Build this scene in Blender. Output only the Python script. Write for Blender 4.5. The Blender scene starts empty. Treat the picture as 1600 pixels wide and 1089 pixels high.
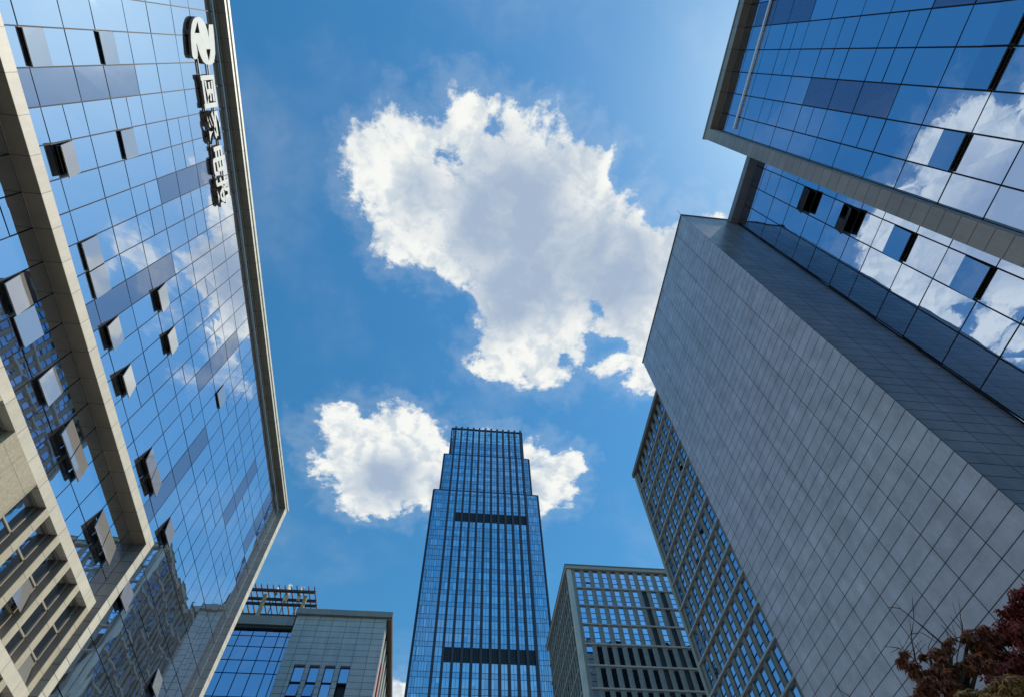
import bpy, bmesh, math, random
from mathutils import Vector, Matrix
random.seed(7)
S = bpy.context.scene
COL = S.collection
R = math.radians

# ------------------------------------------------------------------ camera
EYE = 1.6
YAW, ELEV, ROLL = R(9.4629), R(61.2848), R(-3.5330)
cd = bpy.data.cameras.new("camera")
cam = bpy.data.objects.new("camera", cd)
COL.objects.link(cam)
cd.sensor_fit = 'HORIZONTAL'
cd.sensor_width = 36.0
cd.lens = 18.940
cd.clip_start = 0.05
cd.clip_end = 6000
fw = Vector((math.sin(YAW)*math.cos(ELEV), math.cos(YAW)*math.cos(ELEV), math.sin(ELEV)))
r0 = Vector((math.cos(YAW), -math.sin(YAW), 0))
u0 = r0.cross(fw)
rt = r0*math.cos(ROLL) + u0*math.sin(ROLL)
up = -r0*math.sin(ROLL) + u0*math.cos(ROLL)
M = Matrix((rt, up, -fw)).transposed().to_4x4()
M.translation = Vector((0, 0, EYE))
cam.matrix_world = M
S.camera = cam
CAMR = (rt, up, fw)

def pix(p):
    d = Vector(p) - Vector((0, 0, EYE))
    w = d.dot(fw)
    if w < 0.05:
        return None
    return (800 + 841.78*d.dot(rt)/w, 544.5 - 841.78*d.dot(up)/w)

def screen_area(q):
    P = [pix(p) for p in q]
    if any(p is None for p in P):
        return 0.0
    P = [(min(max(x, 0), 1600), min(max(y, 0), 1089)) for x, y in P]
    a = 0
    for i in range(len(P)):
        x0, y0 = P[i]; x1, y1 = P[(i+1) % len(P)]
        a += x0*y1 - x1*y0
    return abs(a)/2

# ------------------------------------------------------------------ light
SUN_EL, SUN_AZ = R(58.6), R(92.6)
SKY_STRENGTH = 0.115
S.view_settings.view_transform = 'Standard'
S.view_settings.look = 'None'
S.view_settings.exposure = 0.0
S.view_settings.gamma = 1.0
S.cycles.max_bounces = 8
S.cycles.glossy_bounces = 5
S.cycles.diffuse_bounces = 3
S.cycles.sample_clamp_indirect = 6
S.cycles.caustics_reflective = True
S.cycles.blur_glossy = 0.6

W = bpy.data.worlds.new("World")
S.world = W
W.use_nodes = True
wt = W.node_tree
wn, wl = wt.nodes, wt.links
sky = wn.new('ShaderNodeTexSky')
sky.sky_type = 'NISHITA'
sky.sun_disc = False
sky.sun_elevation = SUN_EL
sky.sun_rotation = SUN_AZ
sky.air_density = 1.25
sky.dust_density = 0.3
sky.ozone_density = 2.2
bg = wn['Background']
bg.inputs[1].default_value = SKY_STRENGTH

def nm(op, a, b=None, c=None, clamp=False, nodes=wn, links=wl):
    n = nodes.new('ShaderNodeMath'); n.operation = op; n.use_clamp = clamp
    for i, v in enumerate((a, b, c)):
        if v is None: continue
        if isinstance(v, (int, float)): n.inputs[i].default_value = v
        else: links.new(v, n.inputs[i])
    return n.outputs[0]
def nv(op, a, b=None, nodes=wn, links=wl):
    n = nodes.new('ShaderNodeVectorMath'); n.operation = op
    for i, v in enumerate((a, b)):
        if v is None: continue
        if isinstance(v, (tuple, list)): n.inputs[i].default_value = v
        else: links.new(v, n.inputs[i])
    return n.outputs['Value'] if op in ('DISTANCE', 'LENGTH', 'DOT_PRODUCT') else n.outputs[0]
def nmr(x, a, b, c, d, smooth=True, nodes=wn, links=wl):
    n = nodes.new('ShaderNodeMapRange')
    n.interpolation_type = 'SMOOTHSTEP' if smooth else 'LINEAR'
    links.new(x, n.inputs[0])
    for i, v in enumerate((a, b, c, d)): n.inputs[i+1].default_value = v
    return n.outputs[0]
def nnoise(vec, scale, detail, rough=0.55, nodes=wn, links=wl):
    n = nodes.new('ShaderNodeTexNoise')
    n.inputs['Scale'].default_value = scale
    n.inputs['Detail'].default_value = detail
    n.inputs['Roughness'].default_value = rough
    links.new(vec, n.inputs['Vector'])
    return n
def nmix(f, a, b, nodes=wn, links=wl, mode='MIX'):
    n = nodes.new('ShaderNodeMix'); n.data_type = 'RGBA'; n.blend_type = mode
    for i, v in ((0, f), (6, a), (7, b)):
        if isinstance(v, (int, float)): n.inputs[i].default_value = v
        elif isinstance(v, (tuple, list)): n.inputs[i].default_value = (*v, 1)
        else: links.new(v, n.inputs[i])
    return n.outputs[2]

# a layer of cumulus: where each view direction meets a flat layer overhead
tc = wn.new('ShaderNodeTexCoord')
sep = wn.new('ShaderNodeSeparateXYZ')
wl.new(tc.outputs['Generated'], sep.inputs[0])
zz = nm('MAXIMUM', sep.outputs[2], 0.08)
cu = nm('DIVIDE', sep.outputs[0], zz)
cv = nm('DIVIDE', sep.outputs[1], zz)
cmb = wn.new('ShaderNodeCombineXYZ')
wl.new(cu, cmb.inputs[0]); wl.new(cv, cmb.inputs[1])
P0 = cmb.outputs[0]
w1 = nnoise(P0, 6.5, 6, 0.6)
wv = nv('SUBTRACT', w1.outputs['Color'], (0.5, 0.5, 0.5))
wv = nv('MULTIPLY', wv, (0.13, 0.13, 0.0))
PW = nv('ADD', P0, wv)
BLOBS = [
 (-.148, .22, .098), (-.10, .15, .08), (-.038, .118, .058), (.015, .170, .10), (.10, .185, .095), (.17, .212, .095),
 (.05, .30, .15), (-.08, .28, .10), (-.13, .32, .07), (.16, .30, .12), (.25, .33, .11), (.34, .34, .10), (.42, .30, .09),
 (.10, .42, .12), (.12, .51, .11), (.16, .57, .08), (.08, .56, .06), (.24, .39, .08), (.34, .44, .10), (.36, .53, .08), (.38, .59, .05),
 (.30, .55, .04), (.44, .42, .11), (.47, .52, .07), (.24, .46, .05), (.20, .52, .07),
 (-.23, .86, .12), (-.14, .83, .12), (-.2, .95, .10), (-.07, .91, .12), (-.27, .77, .055), (.04, .90, .12), (.13, .90, .12), (.21, .92, .085), (.255, .85, .055), (-.1, .78, .06),
 (-.09, 1.90, .14), (.05, 1.98, .12),
 (-1.02, .13, .20), (-.90, .20, .15), (-1.18, .0, .22), (-.87, .08, .10), (-1.1, .22, .14), (-.80, .21, .085), (-.86, .29, .085), (-1.35, .1, .25),
 (-.95, .33, .08), (-1.09, .38, .05), (-1.2, .42, .05), (-.99, .40, .03), (-.80, .28, .06),
]
WISPS = [(.62, .42, .09), (.585, .44, .06), (.57, .675, .06), (.52, .60, .06), (.5, .69, .05), (.60, .52, .05), (.60, .66, .04), (.70, .44, .05)]
def field(blobs):
    f = None
    for (bx, by, br) in blobs:
        d = nv('DISTANCE', PW, (bx, by, 0))
        v = nm('MULTIPLY_ADD', d, -1.0/br, 1.0)
        v = nm('MULTIPLY', v, 0.5 + br*3.2)
        f = v if f is None else nm('SMOOTH_MAX', f, v, 0.22)
    return f
F1 = field(BLOBS)
n1 = nnoise(PW, 11.0, 12, 0.62)
nf = nm('SUBTRACT', n1.outputs['Fac'], 0.5)
n2 = nnoise(P0, 36.0, 8, 0.62)
nf2 = nm('SUBTRACT', n2.outputs['Fac'], 0.5)
# the same billows a little nearer the sun: where they are thinner there, this spot is lit
PS1 = nv('ADD', PW, (0.022, -0.004, 0))
ns1 = nnoise(PS1, 11.0, 6, 0.55)
ns0 = nnoise(PW, 11.0, 6, 0.55)
lit = nm('SUBTRACT', ns0.outputs['Fac'], ns1.outputs['Fac'])
FT = nm('MULTIPLY_ADD', nf, 1.25, F1)
FT = nm('MULTIPLY_ADD', nf2, 0.6, FT)
FT = nm('ADD', FT, 0.05)
for hx, hy, hr in ((-.080, .158, .030), (.012, .120, .026), (.25, .437, .034), (.290, .53, .045), (.215, .57, .025), (-.110, .075, .04), (.245, .155, .035), (-.035, .465, .04)):
    hd = nv('DISTANCE', PW, (hx, hy, 0))
    FT = nm('SUBTRACT', FT, nmr(hd, 0.0, hr*1.5, 0.55, 0))
dens = nmr(FT, -0.07, 0.24, 0, 1)
halo = nmr(FT, -0.55, 0.0, 0, 0.12)
F2 = field(WISPS)
FT2 = nm('MULTIPLY_ADD', nf, 2.4, F2)
dens2 = nmr(FT2, 0.0, 0.9, 0, 0.8)
veil = nnoise(P0, 2.2, 5, 0.55)
dens3 = nmr(veil.outputs['Fac'], 0.46, 0.78, 0, 0.15)
dens = nm('MAXIMUM', nm('MAXIMUM', dens, halo), nm('MAXIMUM', dens2, dens3))
nlow = nnoise(P0, 6.0, 3, 0.5)
CORES = [(.06, .27, .25, 1), (.09, .40, .19, 1), (.30, .37, .18, .85), (-.11, .24, .13, .6), (.20, .31, .18, .9), (-.17, .93, .17, .8), (.12, .95, .14, .8), (-1.02, .15, .28, 1), (-1.25, .05, .2, 1), (-.03, .94, .12, .8), (.46, .42, .18, .8)]
cf = None
for (cx, cy, cr, cw) in CORES:
    v = nmr(nv('DISTANCE', P0, (cx, cy, 0)), 0.0, cr, cw, 0.0)
    cf = v if cf is None else nm('SMOOTH_MAX', cf, v, 0.25)
tf = nm('MULTIPLY_ADD', nm('SUBTRACT', nlow.outputs['Fac'], 0.5), 0.9, cf)
tf = nm('MULTIPLY_ADD', nf, 0.8, tf)
thick = nmr(tf, 0.0, 0.92, 0, 1)
thick = nm('MULTIPLY_ADD', lit, -1.0, thick, True)
edge = nmr(nm('MULTIPLY_ADD', nf2, 1.5, nm('MULTIPLY', lit, 2.6)), -0.35, 0.25, 0, 1)
wcol = nmix(edge, (5.9, 6.5, 6.9), (8.15, 8.25, 7.95))
ccol = nmix(thick, wcol, (3.3, 4.2, 5.5))
hs = wn.new('ShaderNodeHueSaturation')
hs.inputs['Saturation'].default_value = 1.32
wl.new(sky.outputs[0], hs.inputs['Color'])
skyc = nv('MULTIPLY', hs.outputs[0], (1.17, 1.49, 1.33))
wl.new(nmix(dens, skyc, ccol), bg.inputs[0])

sd = bpy.data.lights.new("sun", 'SUN')
so = bpy.data.objects.new("sun", sd)
COL.objects.link(so)
sd.energy = 4.0
sd.angle = R(0.53)
sd.color = (1.0, 0.93, 0.82)
sdir = Vector((math.sin(SUN_AZ)*math.cos(SUN_EL), math.cos(SUN_AZ)*math.cos(SUN_EL), math.sin(SUN_EL)))
so.rotation_euler = sdir.to_track_quat('Z', 'Y').to_euler()

# ------------------------------------------------------------------ helpers
class MB:
    def __init__(s): s.v = []; s.f = []
    def quad(s, *p):
        i = len(s.v); s.v += [tuple(q) for q in p]; s.f.append(tuple(range(i, i+len(p))))
    def box(s, a, b):
        x0, x1 = sorted((a[0], b[0])); y0, y1 = sorted((a[1], b[1])); z0, z1 = sorted((a[2], b[2]))
        i = len(s.v)
        s.v += [(x0,y0,z0),(x1,y0,z0),(x1,y1,z0),(x0,y1,z0),(x0,y0,z1),(x1,y0,z1),(x1,y1,z1),(x0,y1,z1)]
        for f in ((0,3,2,1),(4,5,6,7),(0,1,5,4),(1,2,6,5),(2,3,7,6),(3,0,4,7)):
            s.f.append(tuple(i+k for k in f))
    def obox(s, c, ax, ay, az):
        c, ax, ay, az = Vector(c), Vector(ax), Vector(ay), Vector(az)
        i = len(s.v)
        for sz in (-1, 1):
            for sx, sy in ((-1,-1),(1,-1),(1,1),(-1,1)):
                s.v.append(tuple(c + ax*sx + ay*sy + az*sz))
        for f in ((0,3,2,1),(4,5,6,7),(0,1,5,4),(1,2,6,5),(2,3,7,6),(3,0,4,7)):
            s.f.append(tuple(i+k for k in f))
    def tube(s, a, b, ra, rb=None, n=8):
        rb = ra if rb is None else rb
        a, b = Vector(a), Vector(b)
        d = (b-a).normalized()
        x = d.orthogonal().normalized(); y = d.cross(x)
        i = len(s.v)
        for p, r in ((a, ra), (b, rb)):
            for k in range(n):
                t = 2*math.pi*k/n
                s.v.append(tuple(p + x*math.cos(t)*r + y*math.sin(t)*r))
        for k in range(n):
            s.f.append((i+k, i+(k+1) % n, i+n+(k+1) % n, i+n+k))
        s.f.append(tuple(i+k for k in reversed(range(n)))); s.f.append(tuple(i+n+k for k in range(n)))
    def build(s, name, mat, parent=None, smooth=False):
        B = base_of(parent)
        me = bpy.data.meshes.new(name)
        me.from_pydata([(p[0]-B[0], p[1]-B[1], p[2]-B[2]) for p in s.v], [], s.f)
        me.materials.append(mat)
        if smooth:
            for p in me.polygons: p.use_smooth = True
        me.update()
        o = bpy.data.objects.new(name, me)
        COL.objects.link(o)
        if parent is not None: o.parent = parent
        return o
def base_of(p):
    B = Vector((0, 0, 0))
    while p is not None:
        B = B + p.location; p = p.parent
    return B
def thing(name, label, cat, loc, group=None):
    o = bpy.data.objects.new(name, None)
    o.empty_display_size = 0.5
    COL.objects.link(o)
    o.location = loc
    o['label'] = label; o['category'] = cat
    if group: o['group'] = group
    return o

# ------------------------------------------------------------------ materials
def newmat(name):
    m = bpy.data.materials.new(name); m.use_nodes = True
    return m, m.node_tree.nodes, m.node_tree.links, m.node_tree.nodes['Principled BSDF']
def plain(name, col, rough=0.6, metal=0.0, spec=0.5, var=0.0, vscale=3.0):
    m, n, l, b = newmat(name)
    b.inputs['Base Color'].default_value = (*col, 1)
    b.inputs['Roughness'].default_value = rough
    b.inputs['Metallic'].default_value = metal
    b.inputs['Specular IOR Level'].default_value = spec
    if var:
        g = n.new('ShaderNodeNewGeometry')
        t = nnoise(g.outputs['Position'], vscale, 5, 0.6, n, l)
        f = nmr(t.outputs['Fac'], 0.3, 0.7, 1-var, 1+var, False, n, l)
        c = nmix(1.0, col, (1, 1, 1), n, l, 'MULTIPLY')
        mx = n.new('ShaderNodeVectorMath'); mx.operation = 'SCALE'
        mx.inputs[0].default_value = col
        l.new(f, mx.inputs['Scale'])
        l.new(mx.outputs[0], b.inputs['Base Color'])
    return m
def glass(name, tint, rough=0.012, wave=0.012, wscale=0.55, diffmix=0.0, diffcol=(0.5, 0.48, 0.42), island=0.05, wave2=0.0):
    """coated curtain-wall glass: a mirror-like coat with a slight waviness"""
    m, n, l, b = newmat(name)
    b.inputs['Metallic'].default_value = 1.0
    b.inputs['Roughness'].default_value = rough
    g = n.new('ShaderNodeNewGeometry')
    if island:
        f = nmr(g.outputs['Random Per Island'], 0, 1, 1-island, 1+island, False, n, l)
        mx = n.new('ShaderNodeVectorMath'); mx.operation = 'SCALE'
        mx.inputs[0].default_value = tint
        l.new(f, mx.inputs['Scale']); l.new(mx.outputs[0], b.inputs['Base Color'])
    else:
        b.inputs['Base Color'].default_value = (*tint, 1)
    t = nnoise(g.outputs['Position'], wscale, 2, 0.5, n, l)
    h = t.outputs['Fac']
    bp = n.new('ShaderNodeBump'); bp.inputs['Strength'].default_value = 1.0
    bp.inputs['Distance'].default_value = wave
    if wave2:
        t2 = nnoise(g.outputs['Position'], wscale*5, 2, 0.5, n, l)
        h = nm('MULTIPLY_ADD', t2.outputs['Fac'], wave2, h, nodes=n, links=l)
    l.new(h, bp.inputs['Height'])
    l.new(bp.outputs[0], b.inputs['Normal'])
    if diffmix:  # a plain diffuse share mixed in, paler and less mirror-like
        d = n.new('ShaderNodeBsdfDiffuse'); d.inputs[0].default_value = (*diffcol, 1)
        ms = n.new('ShaderNodeMixShader'); ms.inputs[0].default_value = diffmix
        l.new(b.outputs[0], ms.inputs[1]); l.new(d.outputs[0], ms.inputs[2])
        l.new(ms.outputs[0], n['Material Output'].inputs[0])
    return m
def clad(name, col, u_axis, pu, ou, pv=None, ov=0.0, joint=0.03, jcol=0.35, rough=0.55, var=0.10, blotch=0.10, bscale=0.5, spec=0.5):
    """stone or metal cladding: panels pu x pv with open joints; u along an axis of the place ('X' or 'Y'), v is height"""
    m, n, l, b = newmat(name)
    g = n.new('ShaderNodeNewGeometry')
    s = n.new('ShaderNodeSeparateXYZ'); l.new(g.outputs['Position'], s.inputs[0])
    def cell(sock, p, o):
        a = nm('DIVIDE', nm('SUBTRACT', sock, o, nodes=n, links=l), p, nodes=n, links=l)
        fl = nm('FLOOR', a, nodes=n, links=l)
        fr = nm('MULTIPLY', nm('SUBTRACT', a, fl, nodes=n, links=l), p, nodes=n, links=l)
        dist = nm('MINIMUM', fr, nm('SUBTRACT', p, fr, nodes=n, links=l), nodes=n, links=l)
        return fl, nm('LESS_THAN', dist, joint/2, nodes=n, links=l)
    cells = []; js = []
    if pu:
        c, j = cell(s.outputs['XYZ'.index(u_axis)], pu, ou); cells.append(c); js.append(j)
    if pv:
        c, j = cell(s.outputs[2], pv, ov); cells.append(c); js.append(j)
    cm = n.new('ShaderNodeCombineXYZ')
    for i, c in enumerate(cells): l.new(c, cm.inputs[i])
    wn_ = n.new('ShaderNodeTexWhiteNoise'); wn_.noise_dimensions = '3D'
    l.new(cm.outputs[0], wn_.inputs['Vector'])
    f = nmr(wn_.outputs['Value'], 0, 1, 1-var, 1+var, False, n, l)
    t = nnoise(g.outputs['Position'], bscale, 6, 0.6, n, l)
    f2 = nmr(t.outputs['Fac'], 0.3, 0.7, 1-blotch, 1+blotch, False, n, l)
    f = nm('MULTIPLY', f, f2, nodes=n, links=l)
    # rain streaks down the stone and a fine grain
    st = nv('MULTIPLY', g.outputs['Position'], (2.6, 2.6, 0.16), n, l)
    t3 = nnoise(st, 1.0, 4, 0.6, n, l)
    f = nm('MULTIPLY', f, nmr(t3.outputs['Fac'], 0.35, 0.7, 1.05, 0.90, False, n, l), nodes=n, links=l)
    t4 = nnoise(g.outputs['Position'], 14.0, 3, 0.6, n, l)
    f = nm('MULTIPLY', f, nmr(t4.outputs['Fac'], 0.3, 0.7, 0.95, 1.05, False, n, l), nodes=n, links=l)
    j = js[0]
    if len(js) > 1: j = nm('MAXIMUM', js[0], js[1], nodes=n, links=l)
    jj = nmr(j, 0, 1, 1, jcol, False, n, l)
    f = nm('MULTIPLY', f, jj, nodes=n, links=l)
    mx = n.new('ShaderNodeVectorMath'); mx.operation = 'SCALE'
    mx.inputs[0].default_value = col
    l.new(f, mx.inputs['Scale']); l.new(mx.outputs[0], b.inputs['Base Color'])
    b.inputs['Roughness'].default_value = rough
    b.inputs['Specular IOR Level'].default_value = spec
    return m

M_mull = plain('dark anodised mullion', (0.010, 0.013, 0.022), 0.6, spec=0.2)
M_core = plain('dark room behind glass', (0.012, 0.013, 0.016), 0.9, spec=0.1)
M_sashframe = plain('sash frame grey', (0.10, 0.11, 0.12), 0.4, 0.3)
M_roof = plain('grey roof', (0.25, 0.25, 0.25), 0.9)
M_glassL = glass('sky blue coated glass', (0.72, 0.77, 0.85), rough=0.012, wave=0.0045, wscale=0.45, wave2=0.008, diffmix=0.06, diffcol=(0.42, 0.45, 0.50))  # small diffuse share makes the glass milky
M_matteL = glass('grey fritted panel', (0.42, 0.46, 0.56), rough=0.08, wave=0.012, diffmix=0.30, diffcol=(0.16, 0.18, 0.22))
M_glassR = glass('blue coated glass', (0.55, 0.65, 0.81), wave=0.010, wscale=0.5, wave2=0.04)
M_matteR = glass('dark fritted panel', (0.36, 0.40, 0.55), rough=0.15, diffmix=0.3, diffcol=(0.07, 0.08, 0.12))
M_sashL = glass('pale sash glass', (0.70, 0.74, 0.80), rough=0.05, wave=0.01, diffmix=0.42, diffcol=(0.42, 0.40, 0.36))  # large cream diffuse share makes the open leaves pale
M_sashR = glass('clean sash glass', (0.50, 0.58, 0.72), rough=0.02, wave=0.01)

# ------------------------------------------------------------------ curtain wall builder
class Panes:
    """collects the panes of one thing; the 100 that show largest become parts"""
    def __init__(s): s.l = []
    def add(s, quad, mat, name='glass_pane'): s.l.append((screen_area(quad), quad, mat, name))
    def emit(s, parent, cap=100):
        names = {}
        for it in s.l: names.setdefault(it[3], []).append(it)
        for nme, L in names.items():
            L.sort(key=lambda t: -t[0])
            rest = {}
            for k, (a, q, mat, _) in enumerate(L):
                if k < cap and a > 1.0:
                    mb = MB(); mb.quad(*q); mb.build(nme, mat, parent)
                else:
                    rest.setdefault(mat.name, (mat, MB()))[1].quad(*q)
            for key, (mat, mb) in rest.items():
                o = mb.build(nme + 's', mat, parent); o['kind'] = 'stuff'

def curtain(parent, panes, pt, cols, rows, tall0, glassmat, matte, mattemat, opens, splits, sashmat, mw=0.055, jit=0.006, splitfrac=0.5, frame_depth=-0.012):
    """pt(u, v, d): d metres out of the wall. cols, rows: grid lines. opens {(c, r): angle}. splits(c, r) -> sash line in the lower part of that cell"""
    mull = MB()
    def bar(u0, u1, v0, v1, d0=-0.10, d1=frame_depth):
        A = pt(u0, v0, d0); Bp = pt(u1, v1, d1); mull.box(A, Bp)
    for u in cols: bar(u-mw/2, u+mw/2, rows[0], rows[-1])
    for v in rows: bar(cols[0], cols[-1], v-mw/2, v+mw/2, -0.095, frame_depth-0.004)
    def jq(u0, u1, v0, v1, d=0.0):
        j = lambda: d + random.uniform(-jit, jit)
        g = mw*0.46
        return [tuple(pt(a, b, j())) for a, b in ((u0+g, v0+g), (u1-g, v0+g), (u1-g, v1-g), (u0+g, v1-g))]
    for ci in range(len(cols)-1):
        for ri in range(len(rows)-1):
            u0, u1, v0, v1 = cols[ci], cols[ci+1], rows[ri], rows[ri+1]
            mt = mattemat if matte(ci, ri) else glassmat
            nme = 'spandrel_panel' if matte(ci, ri) else 'glass_pane'
            key = (ci, ri)
            if key in opens or splits(ci, ri):
                vs = v0 + (v1-v0)*splitfrac
                bar(u0, u1, vs-mw/2, vs+mw/2, -0.09, frame_depth-0.008)
                panes.add(jq(u0, u1, vs, v1), mt, nme)
                if key in opens:
                    ang = opens[key]
                    sash(parent, pt, u0+0.03, u1-0.03, v0+0.03, vs-0.02, ang, sashmat)
                else:
                    panes.add(jq(u0, u1, v0, vs), mt, nme)
            else:
                panes.add(jq(u0, u1, v0, v1), mt, nme)
    return mull.build('mullion_grid', M_mull, parent)

def sash(parent, pt, u0, u1, v0, v1, ang, mat):
    h = v1 - v0
    sa, ca = math.sin(ang), math.cos(ang)
    def q(u, t, d):        # t: distance down from the hinge, d: out of the leaf
        return pt(u, v1 - t*ca + d*sa, 0.05 + t*sa + d*ca)
    fr = MB(); w = 0.07; th = 0.05
    def leaf(mb, ua, ub, ta, tb, d0, d1):
        P = [q(ua, ta, d0), q(ub, ta, d0), q(ub, tb, d0), q(ua, tb, d0), q(ua, ta, d1), q(ub, ta, d1), q(ub, tb, d1), q(ua, tb, d1)]
        i = len(mb.v); mb.v += [tuple(p) for p in P]
        for f in ((0,3,2,1),(4,5,6,7),(0,1,5,4),(1,2,6,5),(2,3,7,6),(3,0,4,7)): mb.f.append(tuple(i+k for k in f))
    leaf(fr, u0, u0+w, 0, h, -th, -0.012); leaf(fr, u1-w, u1, 0, h, -th, -0.012)
    leaf(fr, u0+w, u1-w, 0, w, -th, -0.013); leaf(fr, u0+w, u1-w, h-w, h, -th, -0.013)
    # fixed frame left in the opening
    for a, b, c, d in ((u0-0.02, u0+0.05, v0, v1), (u1-0.05, u1+0.02, v0, v1), (u0+0.05, u1-0.05, v0-0.01, v0+0.06)):
        fr.box(pt(a, c, -0.25), pt(b, d, -0.02))
    s = fr.build('window_sash', M_sashframe, parent)
    gl = MB(); leaf(gl, u0, u1, 0, h, -0.012, 0.0)
    gl.build('sash_glass', mat, s)
    st = MB()
    for uu in (u0+0.09, u1-0.09):
        st.tube(pt(uu, v1-h*0.75, -0.08), q(uu, h*0.75, -th), 0.015, n=6)
    st.build('stay_arm', M_sashframe, s)

# ================================================================== LEFT: glass office building
Z = EYE
C_cream = (0.74, 0.68, 0.54)
C_tan = (0.60, 0.54, 0.42)
M_creamY = clad('cream stone, joints along the roof', C_cream, 'Y', 1.2576, -0.30, joint=0.025, jcol=0.4, var=0.05, blotch=0.06, bscale=1.2)
M_creamZ = clad('cream stone, joints up the jamb', C_cream, 'Y', None, 0, 0.66, 0.1, joint=0.028, jcol=0.35, var=0.06, blotch=0.06, bscale=1.2)
M_beige = clad('beige granite', (0.50, 0.44, 0.31), 'Y', 1.42, 0.16, 2.3, 0.6, joint=0.02, jcol=0.5, var=0.05, blotch=0.16, bscale=9.0)
M_brown = clad('beige stone pilaster', (0.58, 0.52, 0.38), 'Y', None, 0, 0.95, 0.3, joint=0.022, jcol=0.45, var=0.06, blotch=0.08, bscale=3.0)

G = 16.0
LB = thing('office_building', 'glass office building at left with cream stone rim, open tilted windows and a roof sign', 'office building', (-25, 10, 0))
ptL = lambda u, v, d: Vector((-G + d, u, v))
PL = Panes()
core = MB()
core.box((-38, -60, 0), (-G-0.28, 38.6, 37.9))
core.build('wall', M_core, LB)
rows_n = [.097, .235, .348, .486, .599, .737, .850, .986, 1.099, 1.237, 1.350, 1.489, 1.602, 1.739, 1.853, 1.990, 2.103, 2.241, 2.297]
rowsL = [G*r + Z for r in rows_n]
colsL = [-.30 + 1.2576*k for k in range(-12, 31)] + [38.30]
c0 = 12
def matteL(ci, ri):
    c = ci - c0; r = rows_n[ri]
    return (c in (2, 9, 18) and 1.2 < r < 1.70) or (c in (6, 15, 24) and 1.70 < r < 2.05) or (c == 28 and 1.80 < r < 2.25) or (c == -3 and 1.70 < r < 2.05)
A = 9; B_ = 11; C_ = 13; D_ = 15
rowi = {round(r, 3): i for i, r in enumerate(rows_n)}
rA, rB, rC, rD, rT = rowi[1.35], rowi[1.602], rowi[1.853], rowi[1.099], rowi[2.103]
opensL = {}
for c, r, a in ((1, rA, 4), (4, rA, 15), (7, rA, 3.5), (8, rA, 3), (10, rA, 10), (12, rA, 14), (16, rA, 14), (17, rA, 14), (20, rA, 13),
                (1, rB, 3), (4, rB, 3.5), (10, rB, 10), (12, rB, 10), (17, rC, 3), (20, rD, 12), (26, rD, 12)):
    opensL[(c+c0, r)] = R(a)
splitset = {rA: (1, 3, 4, 7, 8, 10, 12, 13, 16, 17, 20, 22, 23, 26), rB: (1, 3, 4, 6, 7, 10, 11, 12, 14, 16, 20, 22, 23, 26, 27),
            rC: (4, 5, 7, 8, 11, 13, 14, 17, 18, 21, 22, 25, 26), rD: (20, 22, 23, 26, 27, 29), rT: (1, 4, 5)}
def splitsL(ci, ri):
    return (ci - c0) in splitset.get(ri, ())
curtain(LB, PL, ptL, colsL, rowsL, None, M_glassL, matteL, M_matteL, opensL, splitsL, M_sashL)
# stone rim of the big facade
a1 = -15.44
fr = MB()
fr.box((-16.6, -60, 36.75+Z), (a1, 38.30, 37.05+Z)); fr.box((-16.6, -60, 37.053+Z), (a1+0.06, 38.30, 37.3+Z))
fr.build('roof_beam', M_creamY, LB)
fr = MB()
fr.box((-16.6, 38.30, 0), (a1, 38.95, 37.05+Z)); fr.box((-16.6, 38.30, 37.053+Z), (a1+0.06, 39.05, 37.3+Z))
fr.build('jamb', M_creamZ, LB)
M_soff_shade = clad('tan underside panels darkened for shade', (0.23, 0.20, 0.145), 'Y', 1.2576, -0.30, joint=0.03, jcol=0.3, var=0.06, blotch=0.08, bscale=0.8)  # shade under the beams is put into the colour of these sheets
M_reveal_shade = clad('jamb side tiles greyed for shade', (0.20, 0.20, 0.20), 'Y', None, 0, 0.62, 0.1, joint=0.035, jcol=0.3, var=0.08, blotch=0.12, bscale=0.8)  # tile sheets on the jamb sides, their shade painted in as grey
m = MB(); m.box((-15.95, -60, 36.75+Z-0.012), (a1-0.012, 38.285, 36.75+Z-0.003)); m.build('soffit', M_soff_shade, LB)
m = MB(); m.box((-15.95, 38.288, 0), (a1-0.012, 38.297, 36.735+Z)); m.build('reveal_shade_sheet', M_reveal_shade, LB)
# bright gutter strip along the glass under the roof beam
gs = MB(); gs.box((-15.99, -60, 36.30+Z), (-15.93, 38.2, 36.40+Z)); gs.build('light_strip', plain('pale strip', (0.6, 0.63, 0.66), 0.35), LB)
# second, lower portal frame and its glass
g2, a2 = 15.80, 15.17
fr = MB(); fr.box((-15.93, -60, 19.42+Z), (-a2, 23.24, 19.93+Z)); fr.build('roof_beam', M_creamY, LB)
fr = MB(); fr.box((-15.93, 23.24, 0), (-a2, 23.79, 19.93+Z)); fr.build('jamb', M_creamZ, LB)
m = MB(); m.box((-15.78, -60, 19.42+Z-0.012), (-a2-0.012, 23.225, 19.42+Z-0.003)); m.build('soffit', M_soff_shade, LB)
m = MB(); m.box((-15.78, 23.228, 0), (-a2-0.012, 23.237, 19.40+Z)); m.build('reveal_shade_sheet', M_reveal_shade, LB)
ptL2 = lambda u, v, d: Vector((-g2 + d, u, v))
rows2 = [16.16+Z, 17.30+Z, 19.42+Z]
cols2 = [-.30 + 1.2576*k for k in range(-12, 19)] + [23.22]
op2 = {(k+c0, 1): R(a) for k, a in ((7, 9), (8, 3), (10, 8), (12, 14), (13, 14), (16, 15), (17, 15))}
curtain(LB, PL, ptL2, cols2, rows2, None, M_glassL, lambda c, r: False, M_matteL, op2, lambda c, r: r == 1 and (c-c0) in (2, 3, 5), M_sashL, splitfrac=0.50)
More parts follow.
